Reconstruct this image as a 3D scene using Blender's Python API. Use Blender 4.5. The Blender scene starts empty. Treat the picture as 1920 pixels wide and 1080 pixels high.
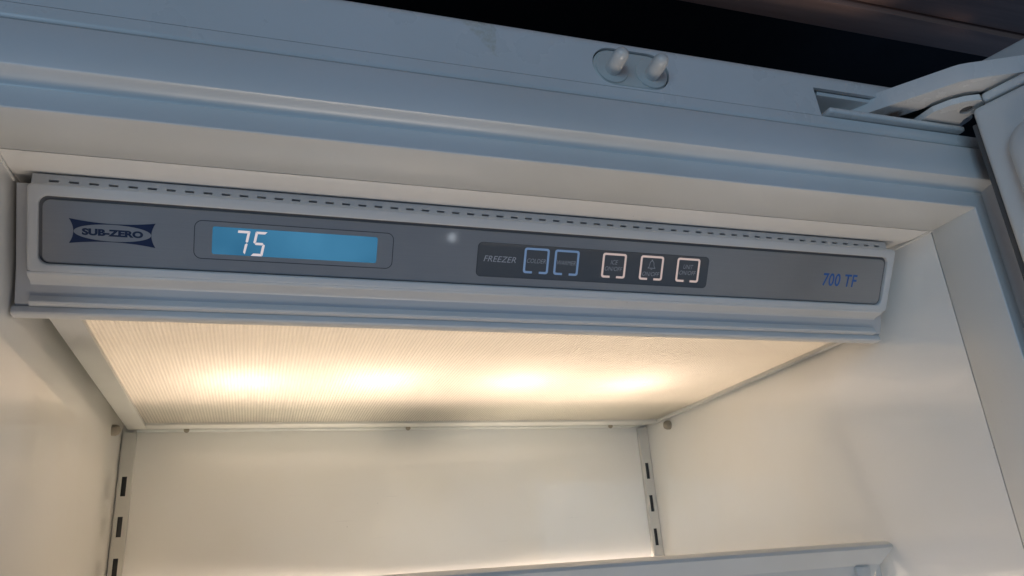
import bpy, bmesh, math, random
from mathutils import Vector, Matrix
from mathutils.geometry import tessellate_polygon

random.seed(7)
sc = bpy.context.scene
C = sc.collection

# ---------------------------------------------------------------- camera
# metres; the lens sits at the origin, X runs along the freezer front, Y goes into it, Z is up
cam_d = bpy.data.cameras.new('camera')
cam_d.sensor_width = 36.0
cam_d.lens = 26.9
cam_d.clip_start = 0.01
cam_d.clip_end = 50.0
cam = bpy.data.objects.new('camera', cam_d)
C.objects.link(cam)
RIGHT = Vector((0.95024, -0.30363, -0.06967))
DOWN = Vector((0.04683, 0.36034, -0.93165))
FWD = Vector((0.30798, 0.88202, 0.35663))
cam.matrix_world = Matrix(((RIGHT[0], -DOWN[0], -FWD[0], 0),
                           (RIGHT[1], -DOWN[1], -FWD[1], 0),
                           (RIGHT[2], -DOWN[2], -FWD[2], 0),
                           (0, 0, 0, 1)))
sc.camera = cam

# ---------------------------------------------------------------- light and exposure
world = bpy.data.worlds.new('World')
sc.world = world
world.use_nodes = True
bg = world.node_tree.nodes['Background']
bg.inputs['Color'].default_value = (0.33, 0.56, 1.0, 1)
bg.inputs['Strength'].default_value = 0.13

def area_lamp(name, loc, target, size, size_y, power, color):
    d = bpy.data.lights.new(name, 'AREA')
    d.shape = 'RECTANGLE'
    d.size = size
    d.size_y = size_y
    d.energy = power
    d.color = color
    o = bpy.data.objects.new(name, d)
    C.objects.link(o)
    o.location = loc
    o.rotation_euler = (Vector(target) - Vector(loc)).to_track_quat('-Z', 'Y').to_euler()
    return o

# the room: a window across the kitchen behind the photographer, and one small lamp
area_lamp('window_light', (-1.5, -2.6, 0.30), (0.15, 0.4, 0.2), 1.6, 1.4, 23, (0.48, 0.74, 1.0))
# added fill lamps under the shelf, brightening the liner walls
for x0, x1, pw in ((0.02, 0.4378, 1.35), (0.295, -0.1225, 1.5)):
    lo = area_lamp('lower_fill', (x0, 0.68, -0.25), (x1, 0.76, 0.06), 0.14, 0.20, pw, (1.0, 0.79, 0.64))
    lo.data.spread = math.radians(50)
lo = area_lamp('lower_fill', (0.157, 0.62, -0.40), (0.32, -0.20, -0.42), 0.46, 0.24, 0.4, (1.0, 0.80, 0.64))  # added fill, stands in for interior glow reaching the open door
lo.data.spread = math.radians(110)
# added lamp standing in for warm light bounced up off the floor
area_lamp('bounce_fill', (0.157, 0.20, -1.10), (0.157, 0.26, 0.2), 0.60, 0.22, 3.4, (1.0, 0.85, 0.70))
lamp_d = bpy.data.lights.new('room_lamp', 'POINT')
lamp_d.energy = 0.14
lamp_d.color = (0.85, 0.92, 1.0)
lamp_d.shadow_soft_size = 0.012
room_lamp = bpy.data.objects.new('room_lamp', lamp_d)
C.objects.link(room_lamp)
room_lamp.location = Vector((0.1032, 0.3944, 0.1895)) + Vector((0.2295, -0.7972, -0.5583)) * 2.2

sc.view_settings.view_transform = 'Standard'
sc.view_settings.look = 'None'
sc.view_settings.exposure = 0.16
sc.view_settings.gamma = 1.0
sc.view_settings.use_curve_mapping = False
sc.render.engine = 'CYCLES'
sc.cycles.use_denoising = True
sc.cycles.max_bounces = 14
sc.cycles.diffuse_bounces = 8
sc.cycles.glossy_bounces = 6
sc.cycles.transmission_bounces = 8
sc.cycles.sample_clamp_indirect = 6.0

# ---------------------------------------------------------------- materials
def new_mat(name):
    m = bpy.data.materials.new(name)
    m.use_nodes = True
    nt = m.node_tree
    return m, nt, nt.nodes['Principled BSDF']

def mixc(nt, fac, a, b):
    n = nt.nodes.new('ShaderNodeMix')
    n.data_type = 'RGBA'
    if isinstance(fac, (int, float)):
        n.inputs[0].default_value = fac
    else:
        nt.links.new(fac, n.inputs[0])
    for i, v in ((6, a), (7, b)):
        if isinstance(v, tuple):
            n.inputs[i].default_value = (*v, 1)
        else:
            nt.links.new(v, n.inputs[i])
    return n.outputs[2]

def noise(nt, scale, detail=4, vec=None, rough=0.55):
    n = nt.nodes.new('ShaderNodeTexNoise')
    n.inputs['Scale'].default_value = scale
    n.inputs['Detail'].default_value = detail
    n.inputs['Roughness'].default_value = rough
    if vec is None:
        tc = nt.nodes.new('ShaderNodeTexCoord')
        vec = tc.outputs['Object']
    nt.links.new(vec, n.inputs['Vector'])
    return n.outputs['Fac']

def ramp(nt, src, p0, p1, v0=0.0, v1=1.0):
    n = nt.nodes.new('ShaderNodeMapRange')
    n.inputs['From Min'].default_value = p0
    n.inputs['From Max'].default_value = p1
    n.inputs['To Min'].default_value = v0
    n.inputs['To Max'].default_value = v1
    nt.links.new(src, n.inputs['Value'])
    return n.outputs['Result']

def bump(nt, src, strength, dist):
    n = nt.nodes.new('ShaderNodeBump')
    n.inputs['Strength'].default_value = strength
    n.inputs['Distance'].default_value = dist
    nt.links.new(src, n.inputs['Height'])
    return n.outputs['Normal']

def painted(name, col, rough=0.35, grime=0.06, specks=True, peel=0.04, wave=0.0, dr=(0.05, 0.09)):
    """sprayed or moulded surface: faint tone drift, uneven gloss, tiny specks, fine relief"""
    m, nt, p = new_mat(name)
    big = noise(nt, 9.0, 3)
    dirty = tuple(c * (1 - grime * 3) * k for c, k in zip(col, (1.0, 0.97, 0.90)))
    c = mixc(nt, ramp(nt, big, 0.35, 0.8, 0.0, 0.6), col, dirty)
    if specks:
        sp = noise(nt, 260.0, 2)
        c = mixc(nt, ramp(nt, sp, 0.795, 0.83), c, tuple(x * 0.30 for x in col))
    if specks:
        tc_ = nt.nodes.new('ShaderNodeTexCoord')
        mp_ = nt.nodes.new('ShaderNodeMapping')
        mp_.inputs['Rotation'].default_value = (0.5, 0.4, 0.3)
        mp_.inputs['Scale'].default_value = (14.0, 420.0, 420.0)
        nt.links.new(tc_.outputs['Object'], mp_.inputs['Vector'])
        c = mixc(nt, ramp(nt, noise(nt, 1.0, 2, mp_.outputs['Vector']), 0.74, 0.80, 0.0, 0.35), c, tuple(x * 0.72 for x in col))
    nt.links.new(c, p.inputs['Base Color'])
    nt.links.new(ramp(nt, noise(nt, 28.0, 5), 0.3, 0.75, rough - dr[0], rough + dr[1]), p.inputs['Roughness'])
    if wave:
        nt.links.new(bump(nt, noise(nt, 14.0, 1), wave, 0.004), p.inputs['Normal'])
    else:
        nt.links.new(bump(nt, noise(nt, 1300.0, 2), peel, 0.0004), p.inputs['Normal'])
    return m

M = {}
M['frame'] = painted('white_enamel', (0.70, 0.71, 0.70), 0.30, 0.04, dr=(0.025, 0.04))
M['liner'] = painted('liner_plastic', (0.90, 0.885, 0.855), 0.035, 0.012, True, 0.03, wave=0.006, dr=(0.01, 0.03))
M['bezel'] = painted('bezel_plastic', (0.60, 0.61, 0.62), 0.33, 0.03)
M['housing'] = painted('housing_plastic', (0.50, 0.51, 0.53), 0.45, 0.04)
M['rail'] = painted('rail_enamel', (0.66, 0.65, 0.62), 0.36, 0.05)
M['switch'] = painted('switch_plastic', (0.58, 0.60, 0.57), 0.30, 0.03)
M['plunger'] = painted('plunger_nylon', (0.66, 0.64, 0.60), 0.28, 0.03)
M['trim'] = painted('shelf_trim', (0.60, 0.60, 0.58), 0.34, 0.03)
M['trim_white'] = painted('frosted_shelf', (0.82, 0.81, 0.78), 0.25, 0.02, False)
M['dark'] = painted('dark_void', (0.022, 0.024, 0.028), 0.7, 0.0, False)
M['gap'] = painted('shadow_gap', (0.13, 0.135, 0.145), 0.6, 0.0, False)
M['slot_dark'] = painted('slot_shadow', (0.05, 0.055, 0.06), 0.6, 0.0, False)
M['gasket'] = painted('gasket_rubber', (0.10, 0.10, 0.10), 0.6, 0.02, False)
M['stud'] = painted('stud_nylon', (0.33, 0.29, 0.23), 0.5, 0.05, False)
M['bead'] = painted('sealant_bead', (0.78, 0.77, 0.74), 0.4, 0.02, False)
M['cavity'] = painted('lamp_cavity', (0.80, 0.79, 0.76), 0.5, 0.02, False)
M['print_grey'] = painted('grey_print', (0.34, 0.35, 0.38), 0.5, 0.0, False)
M['print_light'] = painted('light_print', (0.40, 0.41, 0.45), 0.5, 0.0, False)
M['print_blue'] = painted('blue_outline', (0.24, 0.34, 0.50), 0.45, 0.0, False)
M['print_pink'] = painted('pink_outline', (0.62, 0.47, 0.41), 0.45, 0.0, False)
for k, e in (('print_pink', (0.27, 0.205, 0.185)), ('print_blue', (0.035, 0.06, 0.105))):   # the key outlines are backlit
    pb = M[k].node_tree.nodes['Principled BSDF']
    pb.inputs['Emission Color'].default_value = (*e, 1)
    pb.inputs['Emission Strength'].default_value = 1.0
M['liner'].node_tree.nodes['Principled BSDF'].inputs['Specular IOR Level'].default_value = 0.85
M['navy'] = painted('navy_print', (0.008, 0.017, 0.060), 0.4, 0.0, False)
M['ink'] = painted('lettering_ink', (0.012, 0.022, 0.06), 0.4, 0.0, False)
M['model_blue'] = painted('model_blue', (0.035, 0.13, 0.42), 0.4, 0.0, False)
M['strip'] = painted('keypad_strip', (0.085, 0.092, 0.104), 0.42, 0.02, False)
M['line'] = painted('dark_line', (0.045, 0.05, 0.06), 0.5, 0.0, False)

# header enamel with the old glue mark and a few chips
m, nt, p = new_mat('header_enamel')
tc = nt.nodes.new('ShaderNodeTexCoord')
col = (0.70, 0.71, 0.70)
base = mixc(nt, ramp(nt, noise(nt, 9.0, 3), 0.35, 0.8, 0, 0.6), col, (0.60, 0.60, 0.56))
sep = nt.nodes.new('ShaderNodeSeparateXYZ')
nt.links.new(tc.outputs['Object'], sep.inputs[0])
wob = noise(nt, 160.0, 3)
def math_n(nt, op, a, b=None, c=None):
    n = nt.nodes.new('ShaderNodeMath')
    n.operation = op
    for i, v in enumerate((a, b, c)):
        if v is None:
            continue
        if isinstance(v, (int, float)):
            n.inputs[i].default_value = v
        else:
            nt.links.new(v, n.inputs[i])
    return n.outputs[0]
# triangular mark: right edge at x 0.117, slanting lower-left edge
wx = math_n(nt, 'MULTIPLY_ADD', wob, 0.006, -0.003)
xx = math_n(nt, 'ADD', sep.outputs['X'], wx)
m1 = ramp(nt, xx, 0.1172, 0.1166)
diag = math_n(nt, 'ADD', sep.outputs['Z'], math_n(nt, 'MULTIPLY', xx, 1.05))
m2 = ramp(nt, diag, 0.3935, 0.3965)
mk = math_n(nt, 'MULTIPLY', m1, m2)
m3 = ramp(nt, sep.outputs['X'], 0.0900, 0.1030)
mk = math_n(nt, 'MULTIPLY', mk, m3)
mk = math_n(nt, 'MULTIPLY', mk, ramp(nt, noise(nt, 420.0, 3), 0.30, 0.65, 0.0, 0.42))
base = mixc(nt, mk, base, (0.42, 0.40, 0.26))
base = mixc(nt, ramp(nt, noise(nt, 300.0, 2), 0.80, 0.83), base, (0.18, 0.18, 0.17))
nt.links.new(base, p.inputs['Base Color'])
nt.links.new(ramp(nt, noise(nt, 30.0, 4), 0.3, 0.75, 0.24, 0.38), p.inputs['Roughness'])
nt.links.new(bump(nt, noise(nt, 1300.0, 2), 0.04, 0.0004), p.inputs['Normal'])
M['header'] = m

# hinge arm enamel with rust where it rubs
m, nt, p = new_mat('hinge_enamel')
tc = nt.nodes.new('ShaderNodeTexCoord')
def blob(center, r0, r1):
    d = nt.nodes.new('ShaderNodeVectorMath')
    d.operation = 'DISTANCE'
    nt.links.new(tc.outputs['Object'], d.inputs[0])
    d.inputs[1].default_value = center
    return ramp(nt, math_n(nt, 'MULTIPLY_ADD', noise(nt, 380.0, 4), 0.006, d.outputs['Value']), r0, r1)
rust = blob((0.3985, 0.3365, 0.2750), 0.0105, 0.0062)
cc = mixc(nt, rust, (0.72, 0.71, 0.68), (0.20, 0.085, 0.03))
nt.links.new(cc, p.inputs['Base Color'])
nt.links.new(ramp(nt, noise(nt, 60.0, 4), 0.3, 0.75, 0.20, 0.34), p.inputs['Roughness'])
nt.links.new(bump(nt, noise(nt, 500.0, 2), 0.08, 0.0006), p.inputs['Normal'])
M['hinge'] = m

# brushed silver facing of the control panel
m, nt, p = new_mat('silver_facing')
tc = nt.nodes.new('ShaderNodeTexCoord')
mp = nt.nodes.new('ShaderNodeMapping')
mp.inputs['Scale'].default_value = (1.0, 40.0, 40.0)
nt.links.new(tc.outputs['Object'], mp.inputs['Vector'])
grain = noise(nt, 40.0, 3, mp.outputs['Vector'])
cc = mixc(nt, ramp(nt, grain, 0.3, 0.7), (0.345, 0.342, 0.342), (0.362, 0.358, 0.356))
nt.links.new(cc, p.inputs['Base Color'])
p.inputs['Metallic'].default_value = 0.55
p.inputs['Coat Weight'].default_value = 0.35
p.inputs['Coat Roughness'].default_value = 0.05
nt.links.new(ramp(nt, noise(nt, 60.0, 4), 0.3, 0.75, 0.30, 0.38), p.inputs['Roughness'])
M['silver'] = m
m2_ = m.copy()
m2_.name = 'silver_ellipse'
M['silver2'] = m2_

# dark stained kitchen wood above the freezer
m, nt, p = new_mat('dark_wood')
tc = nt.nodes.new('ShaderNodeTexCoord')
mp = nt.nodes.new('ShaderNodeMapping')
mp.inputs['Scale'].default_value = (1.0, 18.0, 18.0)
nt.links.new(tc.outputs['Object'], mp.inputs['Vector'])
g = noise(nt, 9.0, 5, mp.outputs['Vector'])
cc = mixc(nt, ramp(nt, g, 0.3, 0.7), (0.30, 0.18, 0.14), (0.42, 0.26, 0.20))
nt.links.new(cc, p.inputs['Base Color'])
p.inputs['Roughness'].default_value = 0.5
M['wood'] = m

m, nt, p = new_mat('hinge_steel')
p.inputs['Base Color'].default_value = (0.45, 0.45, 0.46, 1)
p.inputs['Metallic'].default_value = 0.9
nt.links.new(ramp(nt, noise(nt, 200.0, 3), 0.3, 0.7, 0.22, 0.42), p.inputs['Roughness'])
M['steel'] = m

def emitter(name, col, strength):
    m = bpy.data.materials.new(name)
    m.use_nodes = True
    nt = m.node_tree
    nt.nodes.clear()
    o = nt.nodes.new('ShaderNodeOutputMaterial')
    e = nt.nodes.new('ShaderNodeEmission')
    e.inputs['Color'].default_value = (*col, 1)
    e.inputs['Strength'].default_value = strength
    nt.links.new(e.outputs[0], o.inputs['Surface'])
    return m
M['bulb'] = emitter('bulb_glow', (1.0, 0.78, 0.63), 27.0)
M['digit'] = emitter('digit_glow', (0.60, 0.53, 0.55), 1.0)

# backlit display: slightly uneven backlight under a clear window
m, nt, p = new_mat('display_backlight')
tc = nt.nodes.new('ShaderNodeTexCoord')
sep = nt.nodes.new('ShaderNodeSeparateXYZ')
nt.links.new(tc.outputs['Object'], sep.inputs[0])
cc = mixc(nt, ramp(nt, noise(nt, 22.0, 2), 0.35, 0.68), (0.022, 0.108, 0.200), (0.045, 0.175, 0.300))
p.inputs['Base Color'].default_value = (0.01, 0.03, 0.05, 1)
p.inputs['Roughness'].default_value = 0.25
nt.links.new(cc, p.inputs['Emission Color'])
p.inputs['Emission Strength'].default_value = 1.0
M['lcd'] = m

# ribbed acrylic of the light cover
m = bpy.data.materials.new('ribbed_acrylic')
m.use_nodes = True
nt = m.node_tree
nt.nodes.clear()
o = nt.nodes.new('ShaderNodeOutputMaterial')
tr = nt.nodes.new('ShaderNodeBsdfTranslucent')
tr.inputs['Color'].default_value = (0.92, 0.88, 0.80, 1)
df = nt.nodes.new('ShaderNodeBsdfDiffuse')
df.inputs['Color'].default_value = (0.80, 0.77, 0.70, 1)
gl = nt.nodes.new('ShaderNodeBsdfGlossy')
gl.inputs['Roughness'].default_value = 0.22
mx = nt.nodes.new('ShaderNodeMixShader')
mx.inputs[0].default_value = 0.32
nt.links.new(tr.outputs[0], mx.inputs[1])
nt.links.new(df.outputs[0], mx.inputs[2])
fr = nt.nodes.new('ShaderNodeFresnel')
fr.inputs['IOR'].default_value = 1.45
mx2 = nt.nodes.new('ShaderNodeMixShader')
nt.links.new(fr.outputs[0], mx2.inputs[0])
nt.links.new(mx.outputs[0], mx2.inputs[1])
nt.links.new(gl.outputs[0], mx2.inputs[2])
nt.links.new(mx2.outputs[0], o.inputs['Surface'])
M['acrylic'] = m

m = bpy.data.materials.new('shelf_glass')
m.use_nodes = True
nt = m.node_tree
nt.nodes.clear()
o = nt.nodes.new('ShaderNodeOutputMaterial')
ta = nt.nodes.new('ShaderNodeBsdfTransparent')
ta.inputs['Color'].default_value = (0.93, 0.97, 0.95, 1)
ga = nt.nodes.new('ShaderNodeBsdfGlossy')
ga.inputs['Roughness'].default_value = 0.02
fa = nt.nodes.new('ShaderNodeFresnel')
fa.inputs['IOR'].default_value = 1.5
xa = nt.nodes.new('ShaderNodeMixShader')
nt.links.new(fa.outputs[0], xa.inputs[0])
nt.links.new(ta.outputs[0], xa.inputs[1])
nt.links.new(ga.outputs[0], xa.inputs[2])
nt.links.new(xa.outputs[0], o.inputs['Surface'])
M['glass'] = m

# ---------------------------------------------------------------- mesh helpers
def link(name, me, mat, parent=None, smooth=None):
    ob = bpy.data.objects.new(name, me)
    C.objects.link(ob)
    if mat:
        me.materials.append(M[mat] if isinstance(mat, str) else mat)
    if smooth:
        me.shade_smooth()
        me.set_sharp_from_angle(angle=math.radians(smooth))
    if parent is not None:
        ob.parent = parent
        ob.matrix_parent_inverse = ROOT_INV.get(parent.name, Matrix())
    return ob

ROOT_INV = {}

def thing(name, label, cat, loc, group=None):
    o = bpy.data.objects.new(name, None)
    o.empty_display_size = 0.02
    C.objects.link(o)
    o.location = loc
    o['label'] = label
    o['category'] = cat
    if group:
        o['group'] = group
    ROOT_INV[o.name] = Matrix.Translation(loc).inverted()
    return o

def tag(o, label, cat, group=None):
    o['label'] = label
    o['category'] = cat
    if group:
        o['group'] = group
    return o

def from_py(name, vs, fs, mat, parent=None, smooth=None):
    me = bpy.data.meshes.new(name)
    me.from_pydata([tuple(v) for v in vs], [], fs)
    bm = bmesh.new()
    bm.from_mesh(me)
    bmesh.ops.recalc_face_normals(bm, faces=bm.faces)
    bm.to_mesh(me)
    bm.free()
    return link(name, me, mat, parent, smooth)

def bev(bm, w, seg=2, angle=30):
    es = [e for e in bm.edges if len(e.link_faces) == 2 and e.calc_face_angle(0) > math.radians(angle)]
    if w > 0 and es:
        bmesh.ops.bevel(bm, geom=es, offset=w, segments=seg, profile=0.6, affect='EDGES', clamp_overlap=True)

def box(name, x0, x1, y0, y1, z0, z1, mat, parent=None, b=0.0, seg=2):
    bm = bmesh.new()
    v = [bm.verts.new((x, y, z)) for x in (x0, x1) for y in (y0, y1) for z in (z0, z1)]
    for f in ((0, 1, 3, 2), (4, 6, 7, 5), (0, 4, 5, 1), (2, 3, 7, 6), (0, 2, 6, 4), (1, 5, 7, 3)):
        bm.faces.new([v[i] for i in f])
    bmesh.ops.recalc_face_normals(bm, faces=bm.faces)
    bev(bm, b, seg)
    me = bpy.data.meshes.new(name)
    bm.to_mesh(me)
    bm.free()
    return link(name, me, mat, parent, 40 if b else None)

def prism_x(name, prof, x0, x1, mat, parent=None, smooth=32, inset=0.0):
    """closed (y, z) profile pulled along X"""
    n = len(prof)
    vs = [(x0, y, z) for y, z in prof] + [(x1, y, z) for y, z in prof]
    fs = [(i, (i + 1) % n, (i + 1) % n + n, i + n) for i in range(n)]
    tris = tessellate_polygon([[Vector((y, z, 0)) for y, z in prof]])
    for t in tris:
        fs.append(tuple(t))
        fs.append(tuple(i + n for i in t))
    return from_py(name, vs, fs, mat, parent, smooth)

def poly_prism(name, loops, h0, h1, mp, mat, parent=None, smooth=None):
    """2-D outline (first loop) with holes (the others), given thickness; mp(a, b, h) -> point"""
    flat = [p for l in loops for p in l]
    n = len(flat)
    vs = [mp(a, b, h0) for a, b in flat] + [mp(a, b, h1) for a, b in flat]
    fs = []
    for t in tessellate_polygon([[Vector((a, b, 0)) for a, b in l] for l in loops]):
        fs.append(tuple(t))
        fs.append(tuple(i + n for i in t))
    k = 0
    for l in loops:
        m_ = len(l)
        for i in range(m_):
            a, b = k + i, k + (i + 1) % m_
            fs.append((a, b, b + n, a + n))
        k += m_
    return from_py(name, vs, fs, mat, parent, smooth)

def rrect(x0, x1, y0, y1, r, seg=6):
    pts = []
    for cx, cy, a0 in ((x1 - r, y1 - r, 0), (x0 + r, y1 - r, 90), (x0 + r, y0 + r, 180), (x1 - r, y0 + r, 270)):
        for k in range(seg + 1):
            a = math.radians(a0 + 90 * k / seg)
            pts.append((cx + r * math.cos(a), cy + r * math.sin(a)))
    return pts

def loft(name, loops, mat, parent=None, smooth=40, cap_last=False, cap_first=False):
    n = len(loops[0])
    vs = [p for l in loops for p in l]
    fs = []
    for j in range(len(loops) - 1):
        for i in range(n):
            a, b = j * n + i, j * n + (i + 1) % n
            fs.append((a, b, b + n, a + n))
    if cap_last:
        fs.append(tuple(range((len(loops) - 1) * n, len(loops) * n)))
    if cap_first:
        fs.append(tuple(range(n)))
    return from_py(name, vs, fs, mat, parent, smooth)

def lathe(name, prof, org, axis, mat, parent=None, seg=28, smooth=40):
    """(r, h) profile turned about an axis"""
    axis = Vector(axis).normalized()
    u = axis.orthogonal().normalized()
    w = axis.cross(u)
    loops = []
    for r, h in prof:
        loops.append([Vector(org) + axis * h + (u * math.cos(2 * math.pi * k / seg) + w * math.sin(2 * math.pi * k / seg)) * r for k in range(seg)])
    return loft(name, loops, mat, parent, smooth, True, True)

def text_mesh(name, body, x0, x1, v0, v1, mp, h, mat, parent=None, shear=0.0, bold=0.0, spacing=1.0):
    cu = bpy.data.curves.new('txt', 'FONT')
    cu.body = body
    cu.size = 1.0
    cu.shear = shear
    cu.offset = bold
    cu.space_character = spacing
    cu.resolution_u = 4
    tmp = bpy.data.objects.new('txt', cu)
    C.objects.link(tmp)
    dg = bpy.context.evaluated_depsgraph_get()
    me = bpy.data.meshes.new_from_object(tmp.evaluated_get(dg))
    bpy.data.objects.remove(tmp)
    bpy.data.curves.remove(cu)
    xs = [v.co.x for v in me.vertices]
    ys = [v.co.y for v in me.vertices]
    ax, bx, ay, by = min(xs), max(xs), min(ys), max(ys)
    for v in me.vertices:
        a = x0 + (v.co.x - ax) / (bx - ax) * (x1 - x0)
        b = v0 + (v.co.y - ay) / (by - ay) * (v1 - v0)
        v.co = mp(a, b, h)
    me.materials.clear()
    me.name = name
    return link(name, me, mat, parent)

# ---------------------------------------------------------------- main measures
XL, XR = -0.1225, 0.4378          # opening / liner sides
ZC = 0.2055                       # underside of the head of the opening
YF = 0.331                        # front plane of the frame
YB = 0.8141                       # liner back wall
YS = 0.3655                       # seam between frame lining and liner
ZLOW = -0.75

# ================================================================= FREEZER CABINET
fz = thing('freezer_cabinet', 'white built-in freezer cabinet, lit inside, with its door open', 'freezer', (0.1577, 0.36, ZLOW))

# frame section, (outward offset from the opening, depth)
sect = [(0.0003, 0.3655), (0.0, 0.3650), (0.0, 0.3324), (0.0003, 0.3298), (0.0008, 0.3294), (0.0016, 0.3294),
        (0.0108, 0.3314), (0.0121, 0.3316), (0.0128, 0.3318), (0.0133, 0.3324), (0.0142, 0.3322),
        (0.0156, 0.3311), (0.0168, 0.3295), (0.0177, 0.3274), (0.0182, 0.3252), (0.0184, 0.3243), (0.0188, 0.3237), (0.0194, 0.3235),
        (0.0416, 0.3235), (0.0422, 0.3238), (0.0425, 0.3245), (0.0426, 0.3300), (0.0470, 0.3312), (0.0478, 0.3322), (0.0478, 0.3655)]
n = len(sect)
def ring(vs0, vs1, name):
    vs = vs0 + vs1
    fs = [(i, (i + 1) % n, (i + 1) % n + n, i + n) for i in range(n)]
    for t in tessellate_polygon([[Vector((a, b, 0)) for a, b in sect]]):
        fs.append(tuple(t))
        fs.append(tuple(i + n for i in t))
    return from_py(name, vs, fs, 'frame', fz, 35)
ring([(XL - u, y, ZC + u) for u, y in sect], [(XR + u, y, ZC + u) for u, y in sect], 'frame_head')
ring([(XR + u, y, ZC + u) for u, y in sect], [(XR + u, y, ZLOW) for u, y in sect], 'frame_jamb')
ring([(XL - u, y, ZC + u) for u, y in sect], [(XL - u, y, ZLOW) for u, y in sect], 'frame_jamb')

# header above the head: rounded lower strip, plate with the switch opening and hinge slot, rounded top
HX0, HX1 = XL - 0.09, 0.4880
prism_x('header_strip', [(0.345, 0.2538), (0.3322, 0.2538), (0.3312, 0.2542), (0.3306, 0.2551), (0.3304, 0.2566),
                         (0.3308, 0.2600), (0.3310, 0.2625), (0.345, 0.2625)], HX0, HX1, 'header', fz)
SW = (0.2004, 0.2772)
stad = rrect(SW[0] - 0.0250, SW[0] + 0.0250, SW[1] - 0.0130, SW[1] + 0.0130, 0.01299, 10)
SL0 = 0.3328
plate = [(HX0, 0.26275), (SL0 + 0.0002, 0.26275), (SL0 - 0.0012, 0.2842), (0.470, 0.2842), (0.470, 0.2905), (HX0, 0.2905)]
poly_prism('header_plate', [plate, stad[::-1]], 0.3310, 0.3335, lambda a, b, h: (a, h, b), 'header', fz)
arc = [(YF + 0.0085 - 0.0085 * math.cos(math.radians(k * 9)), 0.2905 + 0.0080 * math.sin(math.radians(k * 9))) for k in range(11)]
prism_x('header_top', arc + [(0.46, 0.2985), (0.46, 0.2905)], HX0, 0.470, 'header', fz)
box('header_backing', HX0, SL0 - 0.004, 0.3365, 0.36, 0.2545, 0.2900, 'slot_dark', fz)  # dark block added behind the plate to stop light leaking
# hinge pocket
pk = lambda nme, *a, **k: box(nme, *a, **k)
box('hinge_pocket', SL0 - 0.0035, 0.4880, 0.3620, 0.366, 0.2630, 0.2900, 'frame', fz)
box('pocket_side', SL0 - 0.0039, SL0 - 0.0014, 0.3336, 0.3619, 0.2630, 0.2900, 'slot_dark', fz)
prism_x('pocket_lip', [(0.3350, 0.2855), (0.3342, 0.2836), (0.3352, 0.2820), (0.3375, 0.2815), (0.3610, 0.2815), (0.3610, 0.2855)],
        SL0 + 0.0045, 0.470, 'frame', fz)
box('pocket_ledge', SL0 + 0.0035, 0.4480, 0.3262, 0.3600, 0.2632, 0.2672, 'hinge', fz, b=0.0018, seg=3)

# door switch: recessed plate, two collars, two plungers
sw = from_py('door_switch', [(0, 0, 0)], [], None, None)
bpy.data.objects.remove(sw)
sp = rrect(SW[0] - 0.0243, SW[0] + 0.0243, SW[1] - 0.0126, SW[1] + 0.0122, 0.01235, 10)
cx, cz = SW[0], SW[1] - 0.0002
inner = [(cx + (a - cx) * 0.965, cz + (b - cz) * 0.93) for a, b in sp]
door_switch = loft('door_switch', [[(a, 0.3362, b) for a, b in sp], [(a, 0.3324, b) for a, b in sp], [(a, 0.3317, b) for a, b in inner]],
                   'switch', fz, 35, cap_last=True)
for px in (0.1880, 0.2135):
    col_ = lathe('switch_collar', [(0.0104, -0.0006), (0.0104, 0.0006), (0.0100, 0.0010), (0.0050, 0.0013)],
                 (px, 0.3317, 0.2762), (0, -1, 0), 'switch', door_switch, 36)
    col_.matrix_parent_inverse = ROOT_INV[fz.name].inverted() @ Matrix() if False else Matrix()
    pl = lathe('switch_plunger', [(0.0047, -0.0030), (0.0046, 0.0115), (0.0044, 0.0135), (0.0038, 0.0152), (0.0029, 0.0164), (0.0016, 0.0171), (0.0004, 0.0173)],
               (px - 0.0005, 0.3317, 0.2745), (0.02, -1, 0.10), 'plunger', door_switch, 28)
    pl.matrix_parent_inverse = Matrix()

# liner
LX0, LX1 = XL - 0.0006, XR + 0.0006
box('liner_wall', LX1, LX1 + 0.004, YS + 0.0011, YB + 0.02, ZLOW, 0.268, 'liner', fz)
box('liner_wall', LX0 - 0.004, LX0, YS + 0.0011, YB + 0.02, ZLOW, 0.268, 'liner', fz)
box('liner_back', LX0, LX1, YB, YB + 0.004, ZLOW, 0.268, 'liner', fz)
box('liner_floor', LX0, LX1, YS + 0.0011, YB, ZLOW - 0.004, ZLOW, 'liner', fz)
prism_x('liner_ceiling', [(YS + 0.0011, ZC + 0.0005), (0.383, ZC + 0.0014), (0.398, ZC + 0.0040), (0.410, ZC + 0.0060), (0.4550, ZC + 0.0060), (0.4550, ZC + 0.0105), (YS + 0.0011, ZC + 0.0105)],
        LX0, LX1, 'liner', fz)
box('outer_shell', XL - 0.06, XR + 0.055, 0.3665, 0.86, 0.2700, 0.2760, 'dark', fz)
box('outer_shell', XR + 0.0060, XR + 0.055, 0.3670, 0.86, ZLOW, 0.2695, 'dark', fz)
box('outer_shell', XL - 0.06, XL - 0.0062, 0.3670, 0.86, ZLOW, 0.2695, 'dark', fz)
# sealant in the two upper corners
for x in (LX0, LX1):
    s = 1 if x < 0 else -1
    lathe('sealant_bead', [(0.0008, 0.0), (0.0009, 0.010), (0.0006, 0.022), (0.0007, 0.034)], (x + s * 0.0003, YS - 0.001, ZC + 0.0002), (0, 1, 0.03), 'bead', fz, 8)
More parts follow.
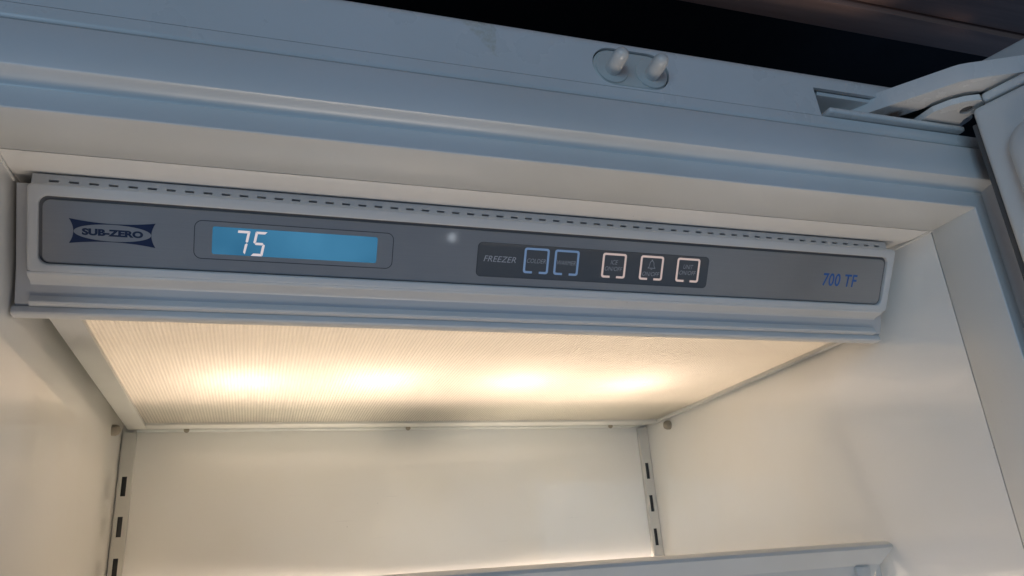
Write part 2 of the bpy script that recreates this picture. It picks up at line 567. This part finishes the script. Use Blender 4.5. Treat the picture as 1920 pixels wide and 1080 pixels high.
# cover studs on the side walls and a rear support bar
for x, s in ((LX1, -1), (LX0, 1)):
    lathe('cover_stud', [(0.0050, 0.0), (0.0050, 0.0035), (0.0038, 0.0060), (0.0015, 0.0072)], (x, 0.7570, 0.1502), (s, 0, 0), 'stud', fz, 20)
prism_x('rear_ledge', [(YB - 0.0003, 0.1588), (0.8100, 0.1588), (0.8085, 0.1596), (0.8080, 0.1612), (0.8080, 0.1650), (YB - 0.0003, 0.1650)], LX0 + 0.013, LX1 - 0.003, 'frame', fz)
for x in (-0.0655, 0.1530, 0.3900):
    lathe('ledge_clip', [(0.0026, 0.0), (0.0026, 0.0016), (0.0012, 0.0024)], (x, 0.8079, 0.1600), (0, -1, -0.5), 'stud', fz, 12)

# slotted shelf rails in the rear corners: a real channel with open slots
def shelf_rail(x0, x1, name):
    w = x1 - x0
    sx0, sx1 = (x0 + 0.0030, x1 - 0.0042)
    vs, fs = [], []
    def q(a0, a1, b0, b1, y0, y1=None):
        y1 = y0 if y1 is None else y1
        k = len(vs)
        vs.extend([(a0, y0, b0), (a1, y1, b0), (a1, y1, b1), (a0, y0, b1)])
        fs.append((k, k + 1, k + 2, k + 3))
    YR = 0.8085
    top = 0.1580
    z = 0.1166
    q(sx0, sx1, z, top, YR)
    zs = []
    while z > ZLOW + 0.05:
        z1 = z - 0.0180
        zs.append((z1, z))
        q(sx0, sx1, z1 - 0.0184, z1, YR)
        z = z1 - 0.0184
    q(x0, sx0, z, top, YR)
    q(sx1, x1, z, top, YR)
    q(x0, x0, z, top, YB, YR)
    q(x1, x1, z, top, YR, YB)
    for a, b in zs:     # slot cheeks
        for xx in (sx0, sx1):
            q(xx, xx, a, b, YR, YR + 0.0014)
    me = bpy.data.meshes.new(name)
    me.from_pydata(vs, [], fs)
    ob = link(name, me, 'rail', fz)
    bx = box('rail_backing', x0 + 0.0012, x1 - 0.0012, YR + 0.0030, YR + 0.0040, ZLOW + 0.02, top - 0.002, 'slot_dark', ob)
    bx.matrix_parent_inverse = Matrix()
    return ob
shelf_rail(-0.1214, -0.1098, 'shelf_rail')
shelf_rail(0.4262, 0.4378, 'shelf_rail')

# lamp space above the cover
box('lamp_baffle', LX0 + 0.003, LX1 - 0.003, 0.4532, 0.4545, 0.1640, 0.2640, 'cavity', fz)
box('lamp_baffle', LX0 + 0.0005, LX1 - 0.0005, 0.4556, 0.8060, 0.2640, 0.2660, 'cavity', fz)
for x0, x1 in ((LX0 + 0.0001, -0.1140), (0.4352, LX1 - 0.0001)):  # added blockers, keep lamp light out of the gaps beside the cover
    box('leak_block', x0, x1, 0.4560, 0.8070, 0.2000, 0.2020, 'frame', fz)
for x0 in (-0.1148, 0.4353):
    box('leak_block', x0, x0 + 0.0006, 0.4562, 0.8070, 0.1626, 0.2638, 'cavity', fz)
box('leak_block', -0.1139, 0.4351, 0.7850, 0.8075, 0.1630, 0.1645, 'frame', fz)  # added strip closing the rear gap to lamp light
prism_x('lamp_baffle', [(0.6550, 0.2630), (0.6850, 0.1700), (0.8050, 0.1680), (0.8050, 0.2630)], LX0 + 0.003, LX1 - 0.003, 'cavity', fz)  # slanted block added to dim the rear of the cover

# ---------------------------------------------------------------- door (open past square) and its hinge
H = Vector((0.4322, 0.3056, 0))
DD = Vector((0.287, -0.958, 0)).normalized()
DE = Vector((0.958, 0.287, 0)).normalized()
def dpt(a, e, z):
    return H + DD * a + DE * e + Vector((0, 0, z))
def dbox(name, a0, a1, e0, e1, z0, z1, mat, parent, b=0.0, seg=3):
    o = box(name, a0, a1, e0, e1, z0, z1, mat, parent, b, seg)
    for v in o.data.vertices:
        v.co = dpt(v.co.x, v.co.y, v.co.z)
    o.data.flip_normals() if (DD.cross(DE)).z < 0 else None
    return o
door = dbox('door', -0.0015, 0.660, 0.0, 0.044, ZLOW, 0.2653, 'frame', fz, 0.0045, 4)
door['label'] = 'open white freezer door at the right edge'
def dsub(o):
    o.matrix_parent_inverse = Matrix()
    return o
# raised liner with a rounded corner
ll = []
for off, e in ((0.0, 0.0005), (0.0, -0.0030), (0.0012, -0.0062), (0.0040, -0.0085), (0.0090, -0.0095), (0.0200, -0.0095), (0.0260, -0.0060), (0.0290, 0.0003)):
    ll.append([dpt(a, e, z) for a, z in rrect(0.0125 + off, 0.640 - off, ZLOW + 0.03 + off, 0.2405 - off, 0.016, 8)])
dsub(loft('door_liner', ll, 'frame', door, 50, cap_last=True))
dsub(dbox('gasket', -0.0050, -0.0010, 0.0040, 0.0300, ZLOW, 0.2560, 'gasket', door, 0.0008))
dsub(dbox('top_rail', 0.0060, 0.0700, 0.0016, 0.0130, 0.2668, 0.2732, 'frame', door, 0.0022))
dsub(dbox('outer_panel', -0.0080, 0.6700, 0.0460, 0.0640, ZLOW, 0.3210, 'frame', door, 0.0020))
# hinge: bracket plate with bolt hole, bent arm
def zmap(a, b, h):
    return (a, b, h)
KB = 1.0
hole = [(KB * (0.4345 + 0.0046 * math.cos(2 * math.pi * k / 24)), KB * (0.3112 + 0.0046 * math.sin(2 * math.pi * k / 24))) for k in range(24)]
brk = [(0.4130, 0.3180), (0.4185, 0.3090), (0.4255, 0.3030), (0.4335, 0.2995), (0.4400, 0.3025), (0.4425, 0.3110), (0.4420, 0.3210), (0.4500, 0.3420), (0.4560, 0.3660), (0.4180, 0.3660), (0.4120, 0.3380)]
brk = [(KB * a, KB * b) for a, b in brk]
hb = poly_prism('hinge_bracket', [brk, hole[::-1]], 0.2680, 0.2722, zmap, 'hinge', fz)
bo = lathe('bolt', [(0.0040, 0.0), (0.0040, 0.0016), (0.0030, 0.0022)], (KB * 0.4345, KB * 0.3112, 0.2712), (0, 0, -1), 'gasket', hb, 6)
bo.matrix_parent_inverse = Matrix()
lathe('pivot_post', [(0.0062, 0.0), (0.0062, 0.0080), (0.0052, 0.0084)], (0.4080, 0.3440, 0.2672), (0, 0, 1), 'steel', fz, 24)
lathe('pivot_pin', [(0.0017, 0.0), (0.0017, 0.0078)], (0.4205, 0.3345, 0.2672), (0, 0, 1), 'gasket', fz, 12)
front = [(0.3640, 0.3545), (0.3675, 0.3500), (0.4120, 0.2955), (0.4150, 0.2926), (0.4190, 0.2902), (0.4480, 0.2760), (0.4900, 0.2555), (0.5300, 0.2360)]
back = []
W_ = 0.0190
for i, (x, y) in enumerate(front):
    a = Vector(front[max(i - 1, 0)])
    b = Vector(front[min(i + 1, len(front) - 1)])
    d = (b - a).normalized()
    nrm = Vector((-d.y, d.x))
    back.append((x + nrm.x * W_, y + nrm.y * W_))
arm_loop = front + back[::-1]
arm = poly_prism('hinge_arm', [arm_loop], 0.2750, 0.2872, zmap, 'hinge', fz)
bm = bmesh.new()
bm.from_mesh(arm.data)
bmesh.ops.remove_doubles(bm, verts=bm.verts, dist=1e-6)
bmesh.ops.dissolve_limit(bm, angle_limit=0.01, verts=bm.verts, edges=bm.edges)
es = [e for e in bm.edges if len(e.link_faces) == 2 and e.calc_face_angle(0) > 1.0]
bmesh.ops.bevel(bm, geom=es, offset=0.0010, segments=3, profile=0.6, affect='EDGES', clamp_overlap=True)
bm.to_mesh(arm.data)
bm.free()
arm.data.shade_smooth()
arm.data.set_sharp_from_angle(angle=math.radians(35))

# ================================================================= CONTROL PANEL
PB = Vector((0, 0.4117, 0.1600))          # foot of the slanted face
PV = Vector((0, -0.505, 0.863)).normalized()
PN = Vector((0, -PV.z, PV.y))
def F(x, v, h):
    """panel millimetres: along, up the slant, out of the face"""
    return PB + Vector((x / 1000, 0, 0)) + PV * (v / 1000) + PN * (h / 1000)

cp = thing('control_panel', 'grey slanted control panel with blue lit display across the top of the freezer', 'control panel', (0.157, 0.43, 0.144))

def rl(x0, x1, v0, v1, r, h, off=0.0):
    return [F(a, b, h) for a, b in rrect(x0 + off, x1 - off, v0 + off, v1 - off, max(r - off, 0.3), 8)]
OUT = (-114.2, 427.0, 2.0, 47.0, 3.0)
INN = (-109.2, 421.4, 6.6, 41.0, 4.6)
loft('bezel', [rl(*OUT, -7.0), rl(*OUT, -1.2), rl(*OUT, -0.5, 0.25), rl(*OUT, -0.1, 0.7), rl(*OUT, 0.0, 1.3),
               rl(*INN, 0.0, -0.9), rl(*INN, -0.1, -0.5), rl(*INN, -0.45, -0.12), rl(*INN, -0.9, 0.0), rl(*INN, -3.2, 0.0)], 'bezel', cp, 50)
# facing, sunk in the bezel with a shadow gap round it
fc = (-107.6, 419.9, 7.1, 39.2, 3.8)
loft('facing', [rl(*fc, -3.0), rl(*fc, -1.8), rl(*fc, -1.5, 0.35)], 'silver', cp, 30, cap_last=True)
loft('shadow_gap', [rl(*INN, -3.1, -0.6), rl(*INN, -2.6, -0.6)], 'gap', cp, 30, cap_last=True)
HF = -1.5

# perforated strip along the top
VY, VZ0, VZ1 = 0.3905, 0.1985, 0.2078
vx0, vx1 = -0.1129, 0.4210
vs, fs = [], []
def q4(a, b, c, d):
    k = len(vs)
    vs.extend([a, b, c, d])
    fs.append((k, k + 1, k + 2, k + 3))
def vq(x0, x1, z0, z1):
    q4((x0, VY, z0), (x1, VY, z0), (x1, VY, z1), (x0, VY, z1))
s0, s1 = 0.20305, 0.20425
pitch = (0.4104 + 0.1053) / 57
vq(vx0, vx1, VZ0, s0)
vq(vx0, vx1, s1, VZ1 - 0.0006)
x = vx0
for k in range(58):
    a = -0.1053 + k * pitch
    b = a + 0.0044
    vq(x, a, s0, s1)
    for xx in (a, b):
        q4((xx, VY, s0), (xx, VY + 0.0015, s0), (xx, VY + 0.0015, s1), (xx, VY, s1))
    q4((a, VY, s0), (b, VY, s0), (b, VY + 0.0015, s0), (a, VY + 0.0015, s0))
    q4((a, VY, s1), (b, VY, s1), (b, VY + 0.0015, s1), (a, VY + 0.0015, s1))
    x = b
vq(x, vx1, s0, s1)
q4((vx0, VY, VZ1 - 0.0006), (vx1, VY, VZ1 - 0.0006), (vx1, VY + 0.0007, VZ1), (vx0, VY + 0.0007, VZ1))
q4((vx0, VY + 0.0007, VZ1), (vx1, VY + 0.0007, VZ1), (vx1, VY + 0.010, VZ1), (vx0, VY + 0.010, VZ1))
for xx in (vx0, vx1):
    q4((xx, VY, VZ0), (xx, VY + 0.010, VZ0), (xx, VY + 0.010, VZ1), (xx, VY, VZ1 - 0.0006))
me = bpy.data.meshes.new('vent_strip')
me.from_pydata(vs, [], fs)
vent = link('vent_strip', me, 'bezel', cp)
vb = box('vent_backing', vx0 + 0.001, vx1 - 0.001, VY + 0.0030, VY + 0.0040, VZ0, VZ1 - 0.001, 'slot_dark', vent)
vb.matrix_parent_inverse = Matrix()

# housing behind, stepped trim below
def pyz(v, h):
    p = F(0, v, h)
    return (p.y, p.z)
prism_x('housing', [pyz(46.0, -8.2), pyz(4.0, -8.0), (0.4240, 0.1500), (0.4300, 0.1470), (0.4480, 0.1500), (0.4480, 0.2060), (0.4020, 0.2060)],
        -0.1206, 0.4300, 'housing', cp)
b0 = F(0, 2.6, -0.4)
prism_x('stepped_trim', [(0.4108, 0.1630), (0.4104, 0.1620), (0.4112, 0.1611), (0.4130, 0.1605), (0.4180, 0.1600), (0.4197, 0.1594), (0.4206, 0.1585),
                         (0.4214, 0.1572), (0.4220, 0.1568), (0.4222, 0.1556), (0.4228, 0.1552), (0.4226, 0.1540), (0.4218, 0.1526), (0.4210, 0.1512), (0.4209, 0.1500),
                         (0.4216, 0.1491), (0.4232, 0.1487), (0.4270, 0.1485), (0.4290, 0.1500), (0.4290, 0.1630)], -0.1138, 0.4236, 'bezel', cp, 28)
prism_x('bottom_lip', [(0.4262, 0.1492), (0.4246, 0.1484), (0.4240, 0.1468), (0.4241, 0.1452), (0.4248, 0.1444), (0.4262, 0.1440), (0.4300, 0.1440), (0.4322, 0.1446), (0.4400, 0.1500), (0.4400, 0.1530), (0.4300, 0.1530)],
        -0.1218, 0.4288, 'bezel', cp, 28)

# emblem: pinched navy lozenge, pale ellipse, lettering
def curve_pts(p0, p1, bow, axis, k=14):
    out = []
    for i in range(k):
        t = i / k
        s = 4 * t * (1 - t) * bow
        a = p0[0] + (p1[0] - p0[0]) * t
        b = p0[1] + (p1[1] - p0[1]) * t
        out.append((a, b + s) if axis else (a + s, b))
    return out
tl, tr_, br, bl = (-95.7, 30.5), (-55.4, 30.5), (-55.2, 17.7), (-95.5, 17.8)
loz = curve_pts(tl, tr_, -1.7, 1) + curve_pts(tr_, br, -2.0, 0) + curve_pts(br, bl, 1.7, 1) + curve_pts(bl, tl, 2.0, 0)
emb = poly_prism('emblem', [loz], HF + 0.02, HF + 0.12, F, 'navy', cp)
ell = [(-75.4 + 18.05 * math.cos(2 * math.pi * k / 56), 24.1 + 4.35 * math.sin(2 * math.pi * k / 56)) for k in range(56)]
o = poly_prism('emblem_ellipse', [ell], HF + 0.13, HF + 0.18, F, 'silver2', emb)
o.matrix_parent_inverse = Matrix()
o = text_mesh('lettering', 'SUB-ZERO', -89.7, -61.2, 22.35, 25.95, F, HF + 0.24, 'ink', emb, bold=0.055)
o.matrix_parent_inverse = Matrix()

# display: thin outline, lit window, seven-segment digits
disp = loft('display', [[F(a, b, HF + 0.02) for a, b in rrect(-27.6, 60.3, 16.3, 31.2, 1.2)], [F(a, b, HF + 0.10) for a, b in rrect(-27.6, 60.3, 16.3, 31.2, 1.2)]],
            'lcd', cp, 30, cap_last=True)
def outline(name, x0, x1, v0, v1, r, t, h, mat, parent):
    o = poly_prism(name, [rrect(x0, x1, v0, v1, r), rrect(x0 + t, x1 - t, v0 + t, v1 - t, max(r - t, 0.2))[::-1]], h, h + 0.1, F, mat, parent)
    return o
o = outline('display_outline', -36.7, 69.5, 13.4, 34.1, 4.0, 0.38, HF + 0.02, 'line', disp)
o.matrix_parent_inverse = Matrix()
SEG = {'7': 'abc', '5': 'afgcd'}
def digit(ch, x0, x1, v0, v1, sh):
    t = 1.32
    g = 0.16
    vm = (v0 + v1) / 2
    P = {}
    P['a'] = [(x0 + g, v1), (x1 - g, v1), (x1 - t * 0.9, v1 - t), (x0 + t * 0.9, v1 - t)]
    P['d'] = [(x0 + g, v0), (x1 - g, v0), (x1 - t * 0.9, v0 + t), (x0 + t * 0.9, v0 + t)]
    P['g'] = [(x0 + t * .45 + g, vm), (x0 + t + g, vm + t / 2), (x1 - t - g, vm + t / 2), (x1 - t * .45 - g, vm), (x1 - t - g, vm - t / 2), (x0 + t + g, vm - t / 2)]
    P['b'] = [(x1, v1 - g), (x1, vm + t * .45), (x1 - t * .45, vm + g), (x1 - t, vm + t * .5 + g), (x1 - t, v1 - t - g)]
    P['c'] = [(x1, v0 + g), (x1, vm - t * .45), (x1 - t * .45, vm - g), (x1 - t, vm - t * .5 - g), (x1 - t, v0 + t + g)]
    P['f'] = [(x0, v1 - g), (x0, vm + t * .45), (x0 + t * .45, vm + g), (x0 + t, vm + t * .5 + g), (x0 + t, v1 - t - g)]
    if ch == '7':
        P['c'] = [(x1 - t * .2, v0 + t * .3), (x1, vm - t * .45), (x1 - t * .45, vm - g), (x1 - t, vm - t * .5 - g), (x1 - t, v0 + t + g)]
        P['a'] = [(x0 + g, v1), (x1 - g, v1), (x1 - t * 0.9, v1 - t), (x0 + t * .15, v1 - t)]
    vs, fs = [], []
    for s in SEG[ch]:
        k = len(vs)
        pts = [(a + sh * (b - v0), b) for a, b in P[s]]
        m_ = len(pts)
        vs += [F(a, b, HF + 0.13) for a, b in pts] + [F(a, b, HF + 0.17) for a, b in pts]
        for tri in tessellate_polygon([[Vector((a, b, 0)) for a, b in pts]]):
            fs.append(tuple(k + m_ + i for i in tri))
        for i in range(m_):
            j = (i + 1) % m_
            fs.append((k + i, k + j, k + m_ + j, k + m_ + i))
    o = from_py('digit', vs, fs, 'digit', disp)
    o.matrix_parent_inverse = Matrix()
digit('7', -17.0, -10.6, 16.7, 29.9, 0.17)
digit('5', -7.9, -1.7, 16.5, 29.9, 0.17)

# key strip, sunk window with five touch keys
strip = loft('keypad_strip', [[F(a, b, HF + 0.30) for a, b in rrect(119.9, 276.9, 12.2, 32.4, 2.6)], [F(a, b, HF + 0.02) for a, b in rrect(120.5, 276.2, 12.8, 31.9, 2.2)]],
             'strip', cp, 30, cap_last=True)
o = outline('strip_rim', 119.6, 277.1, 12.0, 32.6, 2.8, 0.42, HF + 0.05, 'line', strip)
o.matrix_parent_inverse = Matrix()
o = text_mesh('lettering', 'FREEZER', 123.7, 144.0, 21.2, 24.7, F, HF + 0.12, 'print_light', strip, shear=0.25)
o.matrix_parent_inverse = Matrix()
def sub(o):
    o.matrix_parent_inverse = Matrix()
    return o
def key_outline(x0, x1, v0, v1, mat, parent):
    """rounded square stroke, open at the foot"""
    r, t = 1.7, 1.35
    mx = (x0 + x1) / 2
    gap = 2.25
    outer = rrect(x0, x1, v0, v1, r, 5)
    inn = rrect(x0 + t, x1 - t, v0 + t, v1 - t, r - t + 0.35, 5)
    # start at the right of the gap and go up round to its left
    def path(l, a, b, v):
        k = 18
        seq = l[k:] + l[:k]     # from lower-right corner, counter-clockwise
        return [(b, v)] + seq + [(a, v)]
    o_ = path(outer, mx - gap, mx + gap, v0)
    i_ = path(inn, mx - gap, mx + gap, v0 + t)
    return sub(poly_prism('key_outline', [o_ + i_[::-1]], HF + 0.10, HF + 0.16, F, mat, parent))
keys = [(149.0, 165.2, 'print_blue', 'COLDER'), (168.7, 185.0, 'print_blue', 'WARMER'), (200.9, 217.4, 'print_pink', 'ICE'),
        (227.3, 243.9, 'print_pink', 'BELL'), (253.7, 270.6, 'print_pink', 'UNIT')]
for x0, x1, mt, kind in keys:
    k = loft('button', [[F(a, b, HF + 0.02) for a, b in rrect(x0 - 0.5, x1 + 0.5, 14.8, 31.6, 2.0)], [F(a, b, HF + 0.07) for a, b in rrect(x0 - 0.5, x1 + 0.5, 14.8, 31.6, 2.0)]],
             'strip', cp, 30, cap_last=True)
    key_outline(x0, x1, 15.4, 31.1, mt, k)
    c = (x0 + x1) / 2
    hh = HF + 0.13
    if kind in ('COLDER', 'WARMER'):
        sub(text_mesh('lettering', kind, c - 6.1, c + 6.1, 21.8, 24.5, F, hh, 'print_grey', k, shear=0.25))
    else:
        dv = {'ICE': 0.0, 'BELL': -1.9, 'UNIT': 0.2}[kind]
        sub(text_mesh('lettering', 'ON/OFF', c - 6.1, c + 6.1, 19.9 + dv, 22.6 + dv, F, hh, 'print_grey', k, shear=0.25))
        if kind != 'BELL':
            w = 2.5 if kind == 'ICE' else 3.6
            sub(text_mesh('lettering', kind, c - w, c + w, 24.0, 26.8, F, hh, 'print_grey', k, shear=0.25))
        else:
            prof = [(2.7, 22.9), (2.7, 23.4), (2.15, 23.8), (1.75, 25.0), (1.6, 26.4), (1.2, 27.4), (0.45, 27.9), (0.35, 28.6)]
            pin = [(2.0, 23.35), (1.75, 23.9), (1.35, 25.0), (1.2, 26.3), (0.85, 27.1), (0.3, 27.5)]
            ring_o = [(c + a, b) for a, b in prof] + [(c - a, b) for a, b in prof[::-1]]
            ring_i = [(c + a, b) for a, b in pin] + [(c - a, b) for a, b in pin[::-1]]
            sub(poly_prism('bell_symbol', [ring_o, ring_i[::-1]], hh - 0.02, hh + 0.02, F, 'print_grey', k))
            sub(poly_prism('bell_clapper', [[(c - 0.7, 22.6), (c - 0.4, 22.2), (c + 0.4, 22.2), (c + 0.7, 22.6)]], hh - 0.02, hh + 0.02, F, 'print_grey', k))
text_mesh('lettering', '700 TF', 369.2, 398.0, 18.3, 27.3, F, HF + 0.10, 'model_blue', cp, shear=0.08, bold=0.014, spacing=1.06)

# ================================================================= LIGHT COVER
lc = thing('light_cover', 'ribbed translucent light cover glowing warm below the control panel', 'light cover', (0.16, 0.62, 0.157))
CX0, CX1, CY0, CY1 = -0.1150, 0.4362, 0.4545, 0.7870
IX0, IX1, IY0, IY1 = -0.0985, 0.4305, 0.4600, 0.7690
ZF, ZLENS = 0.1565, 0.1590
box('cover_rim', CX0, IX0, CY0, CY1, ZF, ZF + 0.0060, 'rail', lc, 0.0008)
box('cover_rim', IX1, CX1, CY0, CY1, ZF, ZF + 0.0060, 'rail', lc, 0.0008)
box('cover_rim', IX0 + 0.0001, IX1 - 0.0001, IY1, CY1, ZF + 0.0002, ZF + 0.0058, 'rail', lc, 0.0008)
box('cover_rim', IX0 + 0.0001, IX1 - 0.0001, CY0, IY0, ZF + 0.0002, ZF + 0.0058, 'rail', lc, 0.0008)
P_ = 0.0025
nx = int((IX1 - IX0) / P_) + 1
ny = int((IY1 - IY0) / P_) + 1
vs, fs = [], []
for j in range(ny + 1):
    for i in range(nx + 1):
        vs.append((min(IX0 + i * P_, IX1 + 0.0008), min(IY0 + j * P_, IY1 + 0.0008), ZLENS + 0.00036))
nb = len(vs)
for j in range(ny):
    for i in range(nx):
        a = j * (nx + 1) + i
        quad = (a, a + 1, a + nx + 2, a + nx + 1)
        cxx = sum(vs[t][0] for t in quad) / 4
        cyy = sum(vs[t][1] for t in quad) / 4
        vs.append((cxx, cyy, ZLENS))
        t = len(vs) - 1
        for u in range(4):
            fs.append((quad[(u + 1) % 4], quad[u], t))
me = bpy.data.meshes.new('ribbed_lens')
me.from_pydata(vs, [], fs)
link('ribbed_lens', me, 'acrylic', lc)

# bulbs behind the cover
words = ['leftmost of four glows behind the ribbed light cover', 'second glow from the left behind the ribbed light cover',
         'third glow from the left behind the ribbed light cover', 'rightmost of four glows behind the ribbed light cover']
for (x, y), w in zip(((-0.0104, 0.606), (0.0931, 0.600), (0.2140, 0.598), (0.3255, 0.602)), words):
    b = lathe('light_bulb', [(0.0006, -0.0125), (0.0060, -0.0110), (0.0098, -0.0070), (0.0112, 0.0), (0.0100, 0.0055), (0.0070, 0.0100), (0.0064, 0.0130)],
              (x, y + 0.012, 0.2000), (0, 0, 1), 'bulb', None, 18)
    tag(b, 'warm light bulb, ' + w, 'light bulb', 'bulbs behind the light cover')
    sk = lathe('socket', [(0.0085, 0.0130), (0.0085, 0.0638)], (x, y + 0.012, 0.2000), (0, 0, 1), 'cavity', b, 14)
    sk.matrix_parent_inverse = Matrix()

# ================================================================= SHELF
sh = thing('shelf', 'shelf with a rounded pale front trim at the bottom right', 'shelf', (0.157, 0.62, -0.02))
ft = prism_x('front_trim', [(0.4790, 0.0085), (0.4735, 0.0084), (0.4698, 0.0074), (0.4672, 0.0057), (0.4662, 0.0036), (0.4664, 0.0030), (0.4668, 0.0029),
                       (0.4722, -0.0064), (0.4726, -0.0070), (0.4732, -0.0070), (0.4760, -0.0190), (0.4800, -0.0190), (0.4810, 0.0)], -0.1165, 0.4362, 'trim', sh, 30)
for v in ft.data.vertices:      # the ends of the trim slant inward below the rounded edge
    d_ = max(0.0, 0.0030 - v.co.z) * 0.90
    v.co.x += -d_ if v.co.x > 0.1 else d_
box('shelf_pane', -0.1130, 0.4290, 0.4815, 0.8060, -0.0020, 0.0025, 'glass', sh, 0.0006)
box('side_rail', 0.4292, 0.4345, 0.4812, 0.8000, -0.0180, 0.0040, 'trim', sh, 0.0012)
box('side_rail', -0.1180, -0.1132, 0.4812, 0.8000, -0.0180, 0.0040, 'trim', sh, 0.0012)
box('trim_clip', 0.4045, 0.4165, 0.4715, 0.4745, -0.0190, -0.0078, 'trim', sh, 0.0006)

# ================================================================= KITCHEN WOOD ABOVE
wd = thing('cabinet_soffit', 'dark wood cabinet underside above the freezer at top right', 'cabinet', (0.2, 0.3, 0.36))
box('rail_board', -0.9, 1.3, 0.3310, 0.3545, 0.3600, 0.4200, 'wood', wd, 0.0010)
box('bottom_board', -0.9, 1.3, 0.0500, 0.3290, 0.3640, 0.3840, 'wood', wd, 0.0010)
box('void_panel', -0.9, 1.3, 0.5000, 0.5150, 0.2990, 0.6500, 'dark', wd)  # near-black panel added as the unlit void above the freezer
box('void_panel', -0.9, 1.3, 0.3550, 0.4995, 0.4200, 0.4300, 'dark', wd)  # dark lid added to keep light out of the void
